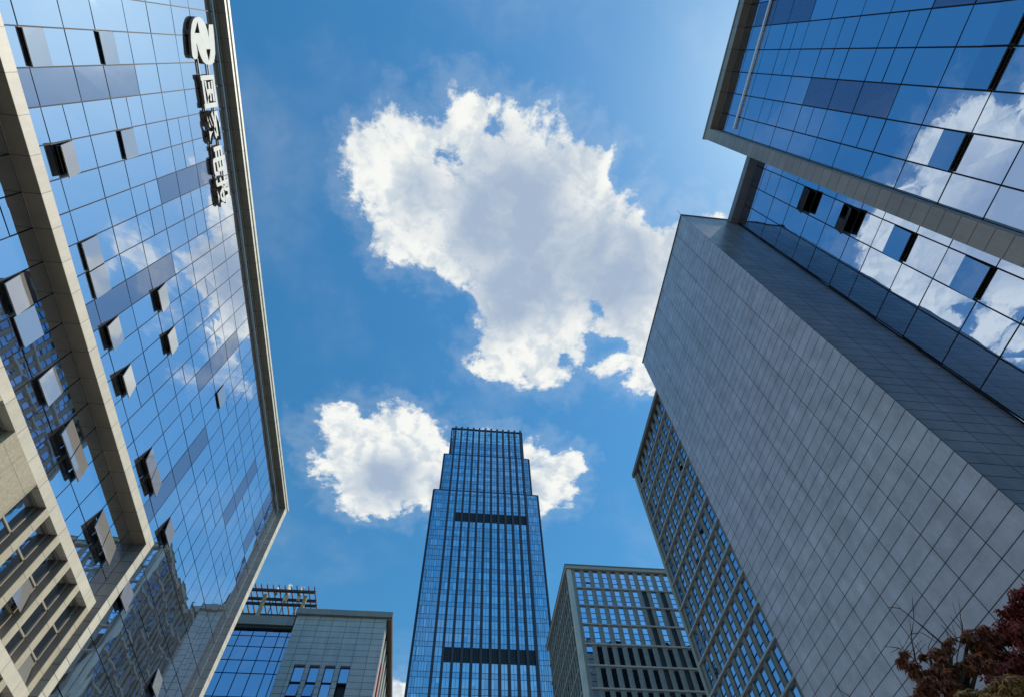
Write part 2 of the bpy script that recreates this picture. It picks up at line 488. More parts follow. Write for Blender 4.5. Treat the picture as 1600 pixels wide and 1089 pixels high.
# stone block with deep window slots, lowest
bf = 15.54
bm = MB(); bm.box((-15.78, -60, 15.67+Z), (-bf, 23.23, 16.16+Z)); bm.build('stone_beam', M_creamY, LB)
bm = MB(); bm.box((-16.3, -60, 11.76+Z), (-bf, 23.23, 12.26+Z)); bm.build('stone_beam', M_creamY, LB)
bm = MB(); bm.box((-16.3, -60, 7.85+Z), (-bf, 23.23, 8.35+Z)); bm.build('stone_beam', M_creamY, LB)
# underside behind top beam
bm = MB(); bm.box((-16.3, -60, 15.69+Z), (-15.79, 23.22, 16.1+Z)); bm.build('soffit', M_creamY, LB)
PILS = [(17.05, 17.42), (18.51, 18.88), (19.98, 20.34), (21.40, 21.76), (22.87, 23.23)]
PILS2 = [(a-7.3, b-7.3) for a, b in PILS[:1]]
M_pilrev_shade = plain('pilaster side stone browned for shade', (0.20, 0.175, 0.145), 0.6, var=0.12, vscale=3)  # shade on the pilasters' south sides, painted as a brown sheet
M_slot = glass('slot window glass', (0.45, 0.52, 0.62), rough=0.02, wave=0.014, wave2=0.05)
for lo, hi in ((12.26, 15.67), (8.35, 11.76), (0.0-Z, 7.85)):
    for (a, b) in PILS:
        m = MB(); m.box((-16.3, a, lo+Z), (-bf+0.004, b, hi+Z)); m.build('pilaster', M_brown, LB)
        if lo > 0:
            m = MB(); m.box((-15.90, a-0.012, lo+Z), (-bf-0.012, a-0.003, hi+Z)); m.build('reveal_shade_sheet', M_pilrev_shade, LB)
    m = MB(); m.box((-16.3, 13.4, lo+Z), (-bf, 15.85, hi+Z)); m.build('wall', M_beige, LB)
    m = MB(); m.box((-16.3, -60, lo+Z), (-bf, 12.05, hi+Z)); m.build('wall', M_beige, LB)
    edges = [12.05, 13.4, 15.85] + [e for p in PILS for e in p]
    slots = [(12.05, 13.4), (15.85, 17.05)] + [(PILS[i][1], PILS[i+1][0]) for i in range(4)]
    if lo < 0: continue
    for si, (a, b) in enumerate(slots):
        zs = [lo, lo+1.0, lo+2.15, hi]
        fm = MB()
        for k in range(4):
            fm.box((-16.00, a, zs[k]+Z-0.035), (-15.88, b, zs[k]+Z+0.035))
        fm.box((-16.00, a, lo+Z), (-15.88, a+0.09, hi+Z)); fm.box((-16.00, b-0.06, lo+Z), (-15.88, b, hi+Z))
        w_ = fm.build('window', plain('window frame tan', (0.42, 0.38, 0.30), 0.5) if 'window frame tan' not in bpy.data.materials else bpy.data.materials['window frame tan'], LB)
        for k in range(3):
            tilt = (0.30 if (si + k*2 + int(lo)) % 4 == 1 and k < 2 else 0.0)
            jj = random.uniform(-.004, .004)
            q = [(-15.93+tilt, a+0.09, zs[k]+Z+0.035), (-15.93+tilt+jj, b-0.06, zs[k]+Z+0.035), (-15.93-jj, b-0.06, zs[k+1]+Z-0.035), (-15.93, a+0.09, zs[k+1]+Z-0.035)]
            gm = MB(); gm.quad(*q); gm.build('window_pane', M_sashL if tilt else M_slot, w_)
PL.emit(LB)

# ------------------------------------------------------------------ company sign on the roof edge
M_sign = plain('white enamel sign face', (0.86, 0.81, 0.73), 0.7, spec=0.12, var=0.06, vscale=2.0)
M_signside = plain('sign return brown', (0.17, 0.13, 0.10), 0.5)
SG = thing('company_sign', 'white emblem and four raised characters under the roof beam of the cream rimmed building', 'sign', (-15.9, 5, 34))
def prism_poly(outer, holes, x0, x1, name, parent):
    cu_ = bpy.data.curves.new(name, 'CURVE'); cu_.dimensions = '2D'; cu_.fill_mode = 'BOTH'
    for L in [outer] + holes:
        sp = cu_.splines.new('POLY'); sp.points.add(len(L)-1)
        for p, (a, b) in zip(sp.points, L): p.co = (a, b, 0, 1)
        sp.use_cyclic_u = True
    cu_.extrude = (x1-x0)/2
    finish_curve(cu_, name, parent, (0, 0), 1.0, (x0+x1)/2)
def finish_curve(cu_, name, parent, org, sc, xc):
    tmp = bpy.data.objects.new('tmp', cu_); COL.objects.link(tmp)
    dg = bpy.context.evaluated_depsgraph_get()
    me = bpy.data.meshes.new_from_object(tmp.evaluated_get(dg))
    bpy.data.objects.remove(tmp)
    B = base_of(parent)
    for v in me.vertices:
        x, y, z = v.co
        v.co = (xc + z - B[0], org[0] + x*sc - B[1], org[1] + y*sc - B[2])
    me.materials.clear(); me.materials.append(M_sign); me.materials.append(M_signside)
    me.update()
    for p in me.polygons: p.material_index = 0 if p.normal.x > 0.6 else 1
    o = bpy.data.objects.new(name, me); COL.objects.link(o); o.parent = parent
    return o
OUT0 = [(0.05,34.89),(0.1,34.63),(0.2,34.43),(0.41,34.21),(0.74,34.0),(1.12,33.88),(1.47,33.82),(1.81,33.78),(1.96,33.87),(2.0,34.06),(1.96,34.27),(1.83,34.37),(1.59,34.41),(1.29,34.4),(1.27,34.45),(1.59,34.54),(1.89,34.69),(2.11,34.87),(2.24,35.12),(2.28,35.49),(2.26,35.84),(2.17,36.11),(1.96,36.28),(1.71,36.43),(1.13,36.54),(0.76,36.58),(0.32,36.61),(0.34,36.12),(0.62,36.0),(1.01,35.91),(0.63,35.86),(0.32,35.7),(0.13,35.47),(0.04,35.21)]
sc_ = lambda L: [(a*1.02, (b-EYE)*1.02+EYE) for a, b in L]
OUT = sc_(OUT0)
prism_poly(OUT, [sc_(h) for h in [[(0.25,34.87),(0.79,34.39),(0.78,34.94)], [(1.52,35.37),(1.52,35.93),(2.1,35.55)]]], -15.92, -15.79, 'emblem', SG)
def character(ch, y0, y1, z0, z1):
    fc = bpy.data.curves.new('character', 'FONT'); fc.body = ch
    fc.size = 1.0; fc.extrude = 0.07; fc.offset = 0.026
    tmp = bpy.data.objects.new('tmp', fc); COL.objects.link(tmp)
    dg = bpy.context.evaluated_depsgraph_get()
    me = bpy.data.meshes.new_from_object(tmp.evaluated_get(dg))
    bpy.data.objects.remove(tmp)
    xs = [v.co.x for v in me.vertices]; ys = [v.co.y for v in me.vertices]
    sx = (y1-y0)/(max(xs)-min(xs)); sy = (z1-z0)/(max(ys)-min(ys))
    mx, my = min(xs), min(ys)
    B = base_of(SG)
    for v in me.vertices:
        x, y, z = v.co
        v.co = (-15.86 + z - B[0], y0 + (x-mx)*sx - B[1], z0 + (y-my)*sy - B[2])
    me.materials.clear(); me.materials.append(M_sign); me.materials.append(M_signside); me.update()
    for p in me.polygons: p.material_index = 0 if p.normal.x > 0.6 else 1
    o = bpy.data.objects.new('character', me); COL.objects.link(o); o.parent = SG
for ch, y0, y1 in (('国', 2.83, 4.50), ('家', 4.64, 6.42), ('电', 6.60, 8.22), ('投', 8.36, 10.06)):
    character(ch, y0, y1, 33.37+Z, 34.97+Z)
rl = MB()
for zz_ in (33.6, 34.7): rl.box((-15.97, 0.2, zz_+Z), (-15.91, 10.0, zz_+Z+0.06))
rl.build('mounting_rail', M_signside, SG)

# ================================================================== RIGHT: glass tower of two steps
RB = thing('glass_building', 'blue glass building with grey stone rim at upper right, reflecting a big white cloud', 'office building', (28, -8, 0))
GR = 14.4
C_grey = (0.28, 0.28, 0.28)
M_rimY = clad('grey stone rim, joints along the roof', C_grey, 'Y', 1.145, 0.5, joint=0.025, jcol=0.4, var=0.06, blotch=0.08, bscale=1.0)
M_rimZ = clad('grey stone rim, joints up the jamb', (0.29, 0.287, 0.277), 'Y', None, 0, 0.62, 0.1, joint=0.03, jcol=0.3, var=0.07, blotch=0.10, bscale=0.8)
core = MB(); core.box((GR+0.28, -60, 0), (45, 3.2, 37.2)); core.box((16.25+0.28, 3.203, 0), (45, 7.70, 34.0)); core.build('wall', M_core, RB)
PR = Panes()
ptR = lambda u, v, d: Vector((GR - d, u, v))
rn = [.342, .4905, .617, .766, .8925, 1.0415, 1.168, 1.317, 1.4435, 1.5925, 1.719, 1.868, 1.9945, 2.1435, 2.27, 2.419, 2.506]
rowsR = [GR*r + Z for r in rn]
colsR = [(.035 - .0795*k)*GR for k in range(21, -2, -1)] + [2.64]
nR = len(colsR)
idx = {}
for i in range(nR-1): idx[i] = i - 21     # 0 is the bay at y' .035 - .1145
def matteR(ci, ri):
    j = idx[ci]; r = rn[ri]
    return (j == -1 and 1.40 < r < 1.8) or (j == -4 and 1.95 < r < 2.3) or (j == -4 and 1.1 < r < 1.40) or (j == -8 and 1.40 < r < 1.8)
tallR = {i for i, r in enumerate(rn) if any(abs(r-t) < .002 for t in (.342, .617, .8925, 1.168, 1.4435, 1.719, 1.9945, 2.27))}
iR = rn.index(1.168)
opR = {(i, iR): R(5) for i in idx if idx[i] in (-3, -2, 0)}
curtain(RB, PR, ptR, colsR, rowsR, None, M_glassR, matteR, M_matteR, opR, lambda c, r: r in tallR and idx[c] in (-3, -2, 0, -6, -9, -10), M_sashR)
fr = MB(); fr.box((13.95, -60, 36.09+Z), (15.2, 2.64, 36.7+Z)); fr.box((13.90, -60, 36.703+Z), (15.2, 2.64, 36.82+Z)); fr.build('roof_beam', M_rimY, RB)
fr = MB(); fr.box((13.95, 2.64, 0), (15.2, 3.30, 36.7+Z)); fr.box((13.90, 2.64, 36.703+Z), (15.2, 3.36, 36.82+Z)); fr.build('jamb', M_rimZ, RB)
m = MB(); m.box((13.962, -60, 36.09+Z-0.012), (14.35, 2.62, 36.09+Z-0.003)); m.build('soffit', clad('rim underside panels darkened for shade', (0.20, 0.165, 0.13), 'Y', 1.145, 0.5, joint=0.03, jcol=0.3, var=0.06, blotch=0.08, bscale=0.8), RB)  # thin sheet whose dark brown paints in the shade under the beam
gs = MB(); gs.box((14.28, -60, 33.35+Z), (14.36, 2.3, 33.50+Z)); gs.build('light_strip', plain('white strip', (0.85, 0.88, 0.9), 0.3), RB)
# recessed step
G2 = 16.25
ptR2 = lambda u, v, d: Vector((G2 - d, u, v))
r2n = [.07, .19, .292, .412, .514, .636, .738, .860, .962, 1.085, 1.186, 1.308, 1.40, 1.522, 1.618, 1.74, 1.85, 1.972, 2.047]
rows_r2 = [G2*r + Z for r in r2n]
cols_r2 = [3.31] + [(.254 + .0715*k)*G2 for k in range(0, 4)] + [7.70]
opR2 = {(1, r2n.index(1.618)): R(17), (1, r2n.index(1.40)): R(17), (1, r2n.index(1.186)): R(5.5), (1, r2n.index(.962)): R(5)}
curtain(RB, PR, ptR2, cols_r2, rows_r2, None, M_glassR, lambda c, r: False, M_matteR, opR2, lambda c, r: r2n[r] in (.738, .514, 1.85) and c == 1, M_sashR, splitfrac=0.6)
fr = MB(); fr.box((15.73, 3.303, 33.26+Z), (17.5, 7.70, 33.75+Z)); fr.build('roof_beam', clad('dark grey metal rim', (0.22, 0.24, 0.27), 'Y', 1.2, 0.2, joint=0.02, jcol=0.5, var=0.04, blotch=0.05), RB)
m = MB(); m.box((16.22, 7.655, 0), (16.6, 7.706, 33.2+Z)); m.build('closure_strip', M_mull, RB)
PR.emit(RB)

# ================================================================== grey stone block
SB = thing('stone_block_building', 'windowless grey stone clad block beside the cloud reflecting glass building', 'building', (21, 13, 0))
XW, YB, YN = 12.80, 7.71, 18.62
ZT = 34.0 + Z
M_stW = clad('grey stone panels facing the court', (0.375, 0.44, 0.545), 'Y', 1.285, YB, 0.47, 0.1, joint=0.027, jcol=0.06, rough=0.5, var=0.04, blotch=0.19, bscale=1.5, spec=0.5)  # blotches paint in soft light patches thrown by the opposite glass
M_stS_shade = clad('grey return stone panels darkened for shade', (0.28, 0.31, 0.36), 'X', 1.157, XW, 0.47, 0.1, joint=0.030, jcol=0.08, rough=0.35, var=0.08, blotch=0.24, bscale=1.0, spec=0.6)  # same stone as the west wall, darkened to carry its shade
m = MB(); m.quad((XW, YB, 0), (XW, YN, 0), (XW, YN, ZT), (XW, YB, ZT))
m.quad((XW, YN, 0), (30, YN, 0), (30, YN, ZT), (XW, YN, ZT)); m.build('west_wall', M_stW, SB)
m = MB(); m.quad((XW, YB, 0), (XW, YB, ZT), (30, YB, ZT), (30, YB, 0)); m.build('south_wall', M_stS_shade, SB)
m = MB(); m.quad((XW, YB, ZT-0.002), (XW, YN, ZT-0.002), (30, YN, ZT-0.002), (30, YB, ZT-0.002)); m.build('roof', M_roof, SB)
m = MB(); m.box((XW-0.05, YB-0.05, ZT), (XW+0.30, YN+0.05, ZT+0.10)); m.box((XW+0.303, YB-0.05, ZT), (17.4, YB+0.30, ZT+0.10)); m.build('coping', plain('dark metal coping', (0.05, 0.05, 0.06), 0.5), SB)
m = MB(); m.tube((XW+0.1, YB+0.1, ZT+0.1), (XW-0.05, YB-0.1, ZT+0.8), 0.018, 0.008, 6); m.build('lightning_rod', M_signside, SB)

# ================================================================== grid towers
M_pier = plain('grey stone pier', (0.25, 0.25, 0.245), 0.6, var=0.12, vscale=1.5)
M_beam = plain('grey stone floor beam', (0.35, 0.35, 0.35), 0.6, var=0.10, vscale=2.0)
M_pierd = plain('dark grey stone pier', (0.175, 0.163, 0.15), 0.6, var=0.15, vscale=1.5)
M_louv = plain('black louvre', (0.02, 0.021, 0.025), 0.6)
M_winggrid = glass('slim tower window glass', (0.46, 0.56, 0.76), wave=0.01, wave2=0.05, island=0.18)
M_gridglass = glass('tower window glass', (0.62, 0.72, 0.88), wave=0.01, wave2=0.05, island=0.12)
def grid_wall(parent, panes, pt, u0, nb, pitch, glassw, zbeams, ztop, beam_h, louv=(), proud=0.35, pname='pier', deep=0.45, lowz=0.0, fin=0.14, piermat=None, glassmat=None):
    """a wall of floor beams and piers with tall windows; u grows along the wall, pier on the high side of each window"""
    B = pt
    for zb in zbeams:
        m = MB(); m.box(B(u0-0.3, zb-beam_h/2, -0.25), B(u0+nb*pitch+0.3, zb+beam_h/2, proud)); m.build('floor_beam', M_beam, parent)
    for k in range(nb+1):
        a = u0 + k*pitch - (pitch-glassw)
        m = MB(); m.box(B(a, lowz, -deep-0.1), B(a+(pitch-glassw)*0.86, ztop-0.3, 0.0)); m.box(B(a+(pitch-glassw)*0.86, lowz, -deep-0.1), B(a+pitch-glassw, ztop-0.3, fin))
        m.build(pname, piermat or M_pier, parent)
    levels = [lowz] + list(reversed(zbeams)) + [ztop-1.0]
    mull = MB()
    for k in range(nb):
        a = u0 + k*pitch; b = a + glassw
        for i in range(len(levels)-1):
            z0, z1 = levels[i] + (beam_h/2 if i else 0), levels[i+1] - beam_h/2
            if k in louv and i < len(levels)-2:
                q = [tuple(B(x, y, -deep)) for x, y in ((a, z0), (b, z0), (b, z1), (a, z1))]
                panes.add(q, M_louv, 'louvre_panel'); continue
            h = z1-z0; cuts = [z0, z0+h*0.30, z0+h*0.62, z1]
            for j in range(3):
                t = 0.0
                if random.random() < 0.02: t = 0.25
                jj = lambda: random.uniform(-.006, .006)
                q = [tuple(B(a, cuts[j], -deep+t+jj())), tuple(B(b, cuts[j], -deep+t+jj())), tuple(B(b, cuts[j+1], -deep+jj())), tuple(B(a, cuts[j+1], -deep+jj()))]
                panes.add(q, glassmat or M_gridglass, 'window_pane')
            for j in (1, 2):
                mull.box(B(a, cuts[j]-0.03, -deep-0.03), B(b, cuts[j]+0.03, -deep+0.06))
    mull.build('transoms', M_mull, parent)['kind'] = 'stuff'

WG = thing('grid_tower', 'slim grey grid tower of piers and blue windows rising behind the windowless stone block', 'tower', (45, 55, 0), 'grey grid towers')
XG = 33.4
WN = 67.0
ptW = lambda u, v, d: Vector((XG - d, u, v))
zb = [XG*(2.185 - .1193*k) + Z for k in range(0, 18)]
PW_ = Panes()
m = MB(); m.box((XG+0.75, 36.5, 0), (60, WN-0.1, 2.32*XG+Z)); m.build('wall', M_core, WG)
grid_wall(WG, PW_, ptW, 37.4, 15, 1.94, 1.18, zb, 2.342*XG+Z, 0.24, proud=0.26, lowz=1.0, deep=0.12, fin=0.05, piermat=M_pierd, glassmat=M_winggrid)
m = MB(); m.box((XG-0.5, 36, 2.342*XG+Z-0.9), (XG+1.6, WN+0.4, 2.342*XG+Z)); m.build('parapet', plain('dark brown parapet', (0.13, 0.11, 0.10), 0.6), WG)
m = MB(); m.box((XG-0.2, WN-0.45, 0), (XG+1.4, WN+0.3, 2.342*XG+Z-0.903)); m.build('corner_pier', M_pier, WG)
PW_.emit(WG)

SGT = thing('grid_tower', 'grey grid tower with two black louvre strips, right of the tall glass skyscraper', 'tower', (40, 105, 0), 'grey grid towers')
YS = 92.5
XS = .262*YS
ptS = lambda u, v, d: Vector((u, YS - d, v))
ptSW = lambda u, v, d: Vector((XS - d, u, v))
PS_ = Panes()
zbS = [YS*(.780 - .0428*k) + Z for k in range(0, 17)]
ztS = .837*YS + Z
m = MB(); m.box((XS+0.75, YS+0.75, 0), (XS+42, YS+27.4, ztS-0.8)); m.build('wall', M_core, SGT)
grid_wall(SGT, PS_, ptS, XS+1.52, 15, 1.90, 1.05, zbS, ztS, 0.26, louv=(7, 9), proud=0.20, lowz=1.0, deep=0.16, fin=0.07)
grid_wall(SGT, PS_, ptSW, YS+1.4, 13, 1.94, 1.10, zbS, ztS, 0.26, proud=0.22, lowz=1.0, deep=0.12, fin=0.05, piermat=M_pierd, glassmat=M_winggrid)
m = MB(); m.box((XS-0.12, YS-0.12, 0), (XS+0.75, YS+0.75, ztS-1.0)); m.build('corner_pier', plain('pale corner pier', (0.50, 0.50, 0.49), 0.6, var=0.08), SGT)
m = MB(); m.box((XS-0.45, YS-0.45, ztS-0.95), (XS+34, YS+1.5, ztS-0.25)); m.box((XS-0.45, YS+1.503, ztS-0.95), (XS+1.5, YS+28, ztS-0.25)); m.build('parapet', plain('beige parapet', (0.36, 0.33, 0.30), 0.6), SGT)
m = MB(); m.box((XS-0.55, YS-0.55, ztS-0.247), (XS+34, YS+1.5, ztS)); m.box((XS-0.55, YS+1.503, ztS-0.247), (XS+1.5, YS+28, ztS)); m.build('coping', plain('dark coping', (0.09, 0.10, 0.11), 0.6), SGT)
PS_.emit(SGT)

# ================================================================== skyscraper
SK = thing('skyscraper', 'tall stepped blue glass skyscraper with vertical fins and two black bands in the middle', 'skyscraper', (11, 165, 0))
M_fin = plain('dark blue fin', (0.010, 0.018, 0.040), 0.5)
M_skA = glass('skyscraper vision glass', (0.54, 0.69, 0.80), rough=0.05, wave=0.006, wave2=0.08, island=0.22)
M_skB = glass('skyscraper spandrel glass', (0.43, 0.57, 0.70), rough=0.08, wave=0.006, island=0.12)
M_skL = plain('skyscraper louvre', (0.008, 0.010, 0.016), 0.6)
M_line = plain('skyscraper mullion', (0.04, 0.075, 0.13), 0.45)
M_crown = glass('skyscraper crown glass', (0.85, 0.95, 1.0), rough=0.03, wave=0.006, island=0.2)
PK = Panes()
tiers = [(145.0, -.061, .211, 0.0, 1.053), (147.5, -.0455, .1955, 1.053, 1.196), (150.0, -.031, .180, 1.196, 1.317)]
FL = .0288
def sk_pt(Y): return lambda u, v, d: Vector((u, Y - d, v))
lines = MB(); core = MB()
for ti, (Y, xa, xb, za, zb_) in enumerate(tiers):
    p = sk_pt(Y)
    z0, z1 = za*Y + Z if ti else 0.0, zb_*Y + Z
    core.box((xa*Y+0.3, Y+0.25, 0), (xb*Y-0.3, Y+36-ti*6, z1-(0.4 if ti < 2 else 6.5)))
    # fins
    fx = [(-.0195+.0179*k) for k in range(12)]
    for k, x in enumerate(fx):
        xx = x*Y*(145.0/Y)**0.35
        m = MB(); m.box((xx-0.38, Y-0.9, z0), (xx+0.38, Y-0.02, z1+0.5)); m.build('fin', M_fin, SK)
    for x in (xa, xb):
        m = MB(); m.box((x*Y-0.25, Y-0.12, z0), (x*Y+0.25, Y+0.4, z1)); m.build('corner_post', M_fin, SK)
    side = MB(); side.box((xa*Y-0.02, Y+0.42, z0), (xa*Y+0.28, Y+35-ti*6, z1-0.1)); side.box((xb*Y-0.28, Y+0.42, z0), (xb*Y+0.02, Y+35-ti*6, z1-0.1)); side.build('side_wall', M_skB, SK)
    fxx = [x*Y*(145.0/Y)**0.35 for x in fx]
    bounds = [xa*Y+0.25] + fxx + [xb*Y-0.25]
    f0 = 1.053 - 40*FL
    nfl = int(round((zb_ - max(za, f0))/FL))
    for i in range(nfl):
        zl = (max(za, f0) + i*FL)*Y + Z; zh = zl + FL*Y
        if zl > z1 - 0.5: break
        zh = min(zh, z1)
        crown = ti == 2 and zl > 1.262*Y
        mid = zl + (zh-zl)*0.36
        for b in range(len(bounds)-1):
            u0_, u1_ = bounds[b]+0.2, bounds[b+1]-0.2
            if u1_ <= u0_+0.3: continue
            edge = b in (0, len(bounds)-2)
            zc = (zl+zh)/2/Y if ti == 0 else 9
            if not edge and 1 < b < len(bounds)-2 and ti == 0 and (abs((zc - Z/Y) - .966) < FL*0.55 or abs((zc - Z/Y) - .625) < FL*0.55):
                q = [tuple(p(a_, b_, -0.05)) for a_, b_ in ((u0_, zl), (u1_, zl), (u1_, zh), (u0_, zh))]
                PK.add(q, M_skL, 'louvre_panel')
                for t in (0.33, 0.66):
                    uu = u0_ + (u1_-u0_)*t; lines.box(p(uu-0.05, zl, -0.05), p(uu+0.05, zh, 0.05))
                continue
            jj = lambda: random.uniform(-.008, .008)
            nsub = 3 if edge else 2
            off = 0.0
            uA, uB = u0_, u1_
            if edge:                      # staggered window group in the plain side bays
                wd = (u1_-u0_); s_ = 0.42*wd; sh = (0.16 + 0.10*((i*7) % 3))*wd
                if b: sh = wd - s_ - sh
                uA, uB = u0_+sh, u0_+sh+s_
                for a_, b_ in ((u0_, uA), (uB, u1_)):
                    PK.add([tuple(p(x, y, jj())) for x, y in ((a_, mid), (b_, mid), (b_, zh), (a_, zh))], M_skB, 'spandrel_panel')
                for uu in (uA, uB, u0_+(0.08+0.05*(i % 2))*wd): lines.box(p(uu-0.06, zl, -0.02), p(uu+0.06, zh, 0.06))
            PK.add([tuple(p(x, y, jj())) for x, y in ((u0_, zl), (u1_, zl), (u1_, mid), (u0_, mid))], M_crown if crown else M_skB, 'spandrel_panel')
            for s2 in range(nsub):
                a_ = uA + (uB-uA)*s2/nsub; b_ = uA + (uB-uA)*(s2+1)/nsub
                blind = random.random()
                zz2 = mid
                if blind < 0.22:
                    zz2 = mid + (zh-mid)*random.choice((0.35, 0.5, 0.6))
                    PK.add([tuple(p(x, y, jj())) for x, y in ((a_, mid), (b_, mid), (b_, zz2), (a_, zz2))], M_skB, 'spandrel_panel')
                PK.add([tuple(p(x, y, jj())) for x, y in ((a_, zz2), (b_, zz2), (b_, zh), (a_, zh))], M_crown if crown else (M_skB if ti == 2 and zl > 1.225*Y else M_skA), 'window_pane')
                if s2: lines.box(p(a_-0.045, zl, -0.02), p(a_+0.045, zh, 0.05))
        for zq in (zl, mid):
            lines.box(p(bounds[0], zq-0.045, -0.02), p(bounds[-1], zq+0.045, 0.045))
    if ti < 2:
        m = MB(); m.box((xa*Y, Y-0.1, z1), (xb*Y, Y+34-ti*6, z1+0.35)); m.build('setback_roof', M_fin, SK)
m = MB(); Y = 150.0
m.box((-.031*Y-0.1, Y-0.3, 1.313*Y+Z), (.180*Y+0.1, Y+0.3, 1.3175*Y+Z)); m.build('crown_rail', M_fin, SK)
lines.build('mullion_grid', M_line, SK)
core.build('wall', M_core, SK)
PK.emit(SK)

# ================================================================== low grey building
LW = thing('tiled_building', 'low grey tiled building with window slots and a blue glass bay under a rusty pergola', 'building', (-14, 62, 0))
YL = 53.7
M_tile = clad('blue grey tiles', (0.40, 0.41, 0.44), 'X', 1.42, -14.6, 0.62, 0.2, joint=0.05, jcol=0.3, var=0.05, blotch=0.08, bscale=1.0)
zTop = .686*YL + Z
xW_, xE_ = -.290*YL, -.117*YL
zw1 = .591*YL + Z
slots = [(-.2655*YL, -.246*YL), (-.238*YL, -.220*YL), (-.211*YL, -.193*YL), (-.184*YL, -.166*YL)]
m = MB()
m.box((xW_, YL, zw1), (xE_, YL+0.6, zTop))
ed = [xW_] + [e for s_ in slots for e in s_] + [xE_]
for i in range(0, len(ed), 2): m.box((ed[i], YL, 0), (ed[i+1], YL+0.6, zw1-0.001))
m.build('south_wall', M_tile, LW)
m = MB(); m.box((xW_+0.02, YL+0.62, 0), (xE_-0.62, YL+30, zTop-0.1)); m.box((-24, YL+0.95, 0), (xW_, YL+26, .664*YL+Z)); m.build('wall', M_core, LW)
# east wall with pilasters
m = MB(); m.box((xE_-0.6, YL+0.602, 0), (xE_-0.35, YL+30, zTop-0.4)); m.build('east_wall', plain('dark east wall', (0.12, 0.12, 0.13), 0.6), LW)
M_pil = plain('cream pilaster', (0.60, 0.57, 0.50), 0.6)
for k in range(12):
    y = YL+0.603 + k*2.5
    m = MB(); m.box((xE_-0.36, y, 0), (xE_+0.02, y+0.8, zTop-0.4)); m.build('pilaster', M_pil, LW)
m = MB(); m.box((xE_-0.34, YL+2.2, 12), (xE_+0.06, YL+2.9, 35.0)); m.build('red_banner', plain('red cloth', (0.45, 0.05, 0.05), 0.7), LW)
m = MB(); m.box((xW_-0.15, YL-0.35, zTop+0.002), (xE_+0.55, YL+31, zTop+0.62)); m.build('cornice', clad('grey cornice', (0.21, 0.215, 0.23), 'X', 2.4, 0, joint=0.03, jcol=0.6, var=0.04, blotch=0.06), LW)
m = MB(); m.box((xE_+0.1, YL-0.2, zTop-0.25), (xE_+0.5, YL+31, zTop)); m.build('gutter', plain('brown gutter', (0.17, 0.12, 0.08), 0.6), LW)
M_lowglass = glass('low bay glass', (0.44, 0.52, 0.70), wave=0.012, wave2=0.04)
for s_i, (a, b) in enumerate(slots):
    fm = MB(); zs = [zw1-0.02]
    hh = [1.55, 1.45, 1.55, 1.45] * 8
    for h in hh:
        if zs[-1]-h < 2: break
        zs.append(zs[-1]-h)
    for k in zs[1:]: fm.box((a, YL+0.22, k-0.06), (b, YL+0.36, k+0.06))
    fm.box((a, YL+0.22, 2), (a+0.06, YL+0.36, zs[0])); fm.box((b-0.06, YL+0.22, 2), (b, YL+0.36, zs[0]))
    w_ = fm.build('window', M_mull, LW)
    for k in range(len(zs)-1):
        tl = 0.0
        if (s_i, k) in ((0, 1), (1, 1)): tl = 0.42
        if (s_i, k) == (3, 1):
            q = MB(); q.box((a+0.06, YL+0.60, zs[k+1]), (b-0.06, YL+0.66, zs[k])); q.build('open_gap', M_louv, w_); continue
        q = MB(); q.quad((a+0.06, YL+0.3-tl, zs[k+1]+0.06), (b-0.06, YL+0.3-tl+random.uniform(-.01, .01), zs[k+1]+0.06), (b-0.06, YL+0.3, zs[k]-0.06), (a+0.06, YL+0.3+random.uniform(-.01, .01), zs[k]-0.06))
        q.build('window_pane', M_lowglass, w_)
PLW = Panes()
zg = .666*YL + Z
ptLo = lambda u, v, d: Vector((u, YL+0.55-d, v))
rl_ = [zg - 1.17*k for k in range(28, -1, -1)]
rl_ = [zg-32.4, zg-29.9, zg-27.5, zg-25, zg-22.6, zg-20.2, zg-17.8, zg-15.4, zg-13, zg-10.6, zg-8.2, zg-6.9, zg-4.75, zg-3.5, zg-2.12, zg-1.0, zg]
cl_ = [xW_ - 1.30*k for k in range(7, 0, -1)] + [xW_-0.45, xW_-0.01]
curtain(LW, PLW, ptLo, cl_, rl_, None, M_lowglass, lambda c, r: False, M_matteL, {}, lambda c, r: False, M_sashR, mw=0.10)
PLW.emit(LW)
m = MB(); m.box((-60, YL+0.1, zg), (xW_-0.16, YL+2.5, zg+0.98)); m.build('roof_beam', clad('grey roof beam', (0.21, 0.215, 0.22), 'X', 2.6, 0, joint=0.03, jcol=0.6, var=0.05, blotch=0.06), LW)
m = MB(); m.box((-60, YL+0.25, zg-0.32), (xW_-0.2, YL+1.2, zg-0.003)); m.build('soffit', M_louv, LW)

PG = thing('rooftop_pergola', 'rusty steel bar pergola on leaning posts on the roof of the low grey building', 'pergola', (-18, 56, zTop))
M_rust = plain('rusty steel', (0.26, 0.12, 0.075), 0.7, var=0.3, vscale=4)
M_rustd = plain('dark steel', (0.05, 0.035, 0.035), 0.6)
hP = 40.3 + Z
m_bars = []
for k in range(14):
    x = -14.8 - k*0.635
    m = MB(); m.box((x-0.05, 53.7, hP-0.06), (x+0.05, 58.9, hP+0.09)); m.build('bar', M_rust, PG)
for yb, w in ((54.35, .13), (55.85, .12), (56.7, .12), (58.7, .1)):
    m = MB(); m.box((-23.6, yb-w, hP-0.30), (-14.7, yb+w, hP-0.062)); m.build('cross_beam', M_rustd, PG)
M_post = plain('weathered ochre post', (0.36, 0.28, 0.16), 0.7, var=0.2, vscale=3)
for x, y in ((-20.05, 55.0), (-15.75, 55.0)):
    m = MB(); m.box((x-0.17, y-0.17, zg+0.9), (x+0.17, y+0.17, hP-0.31)); m.build('post', M_post, PG)
VP = []
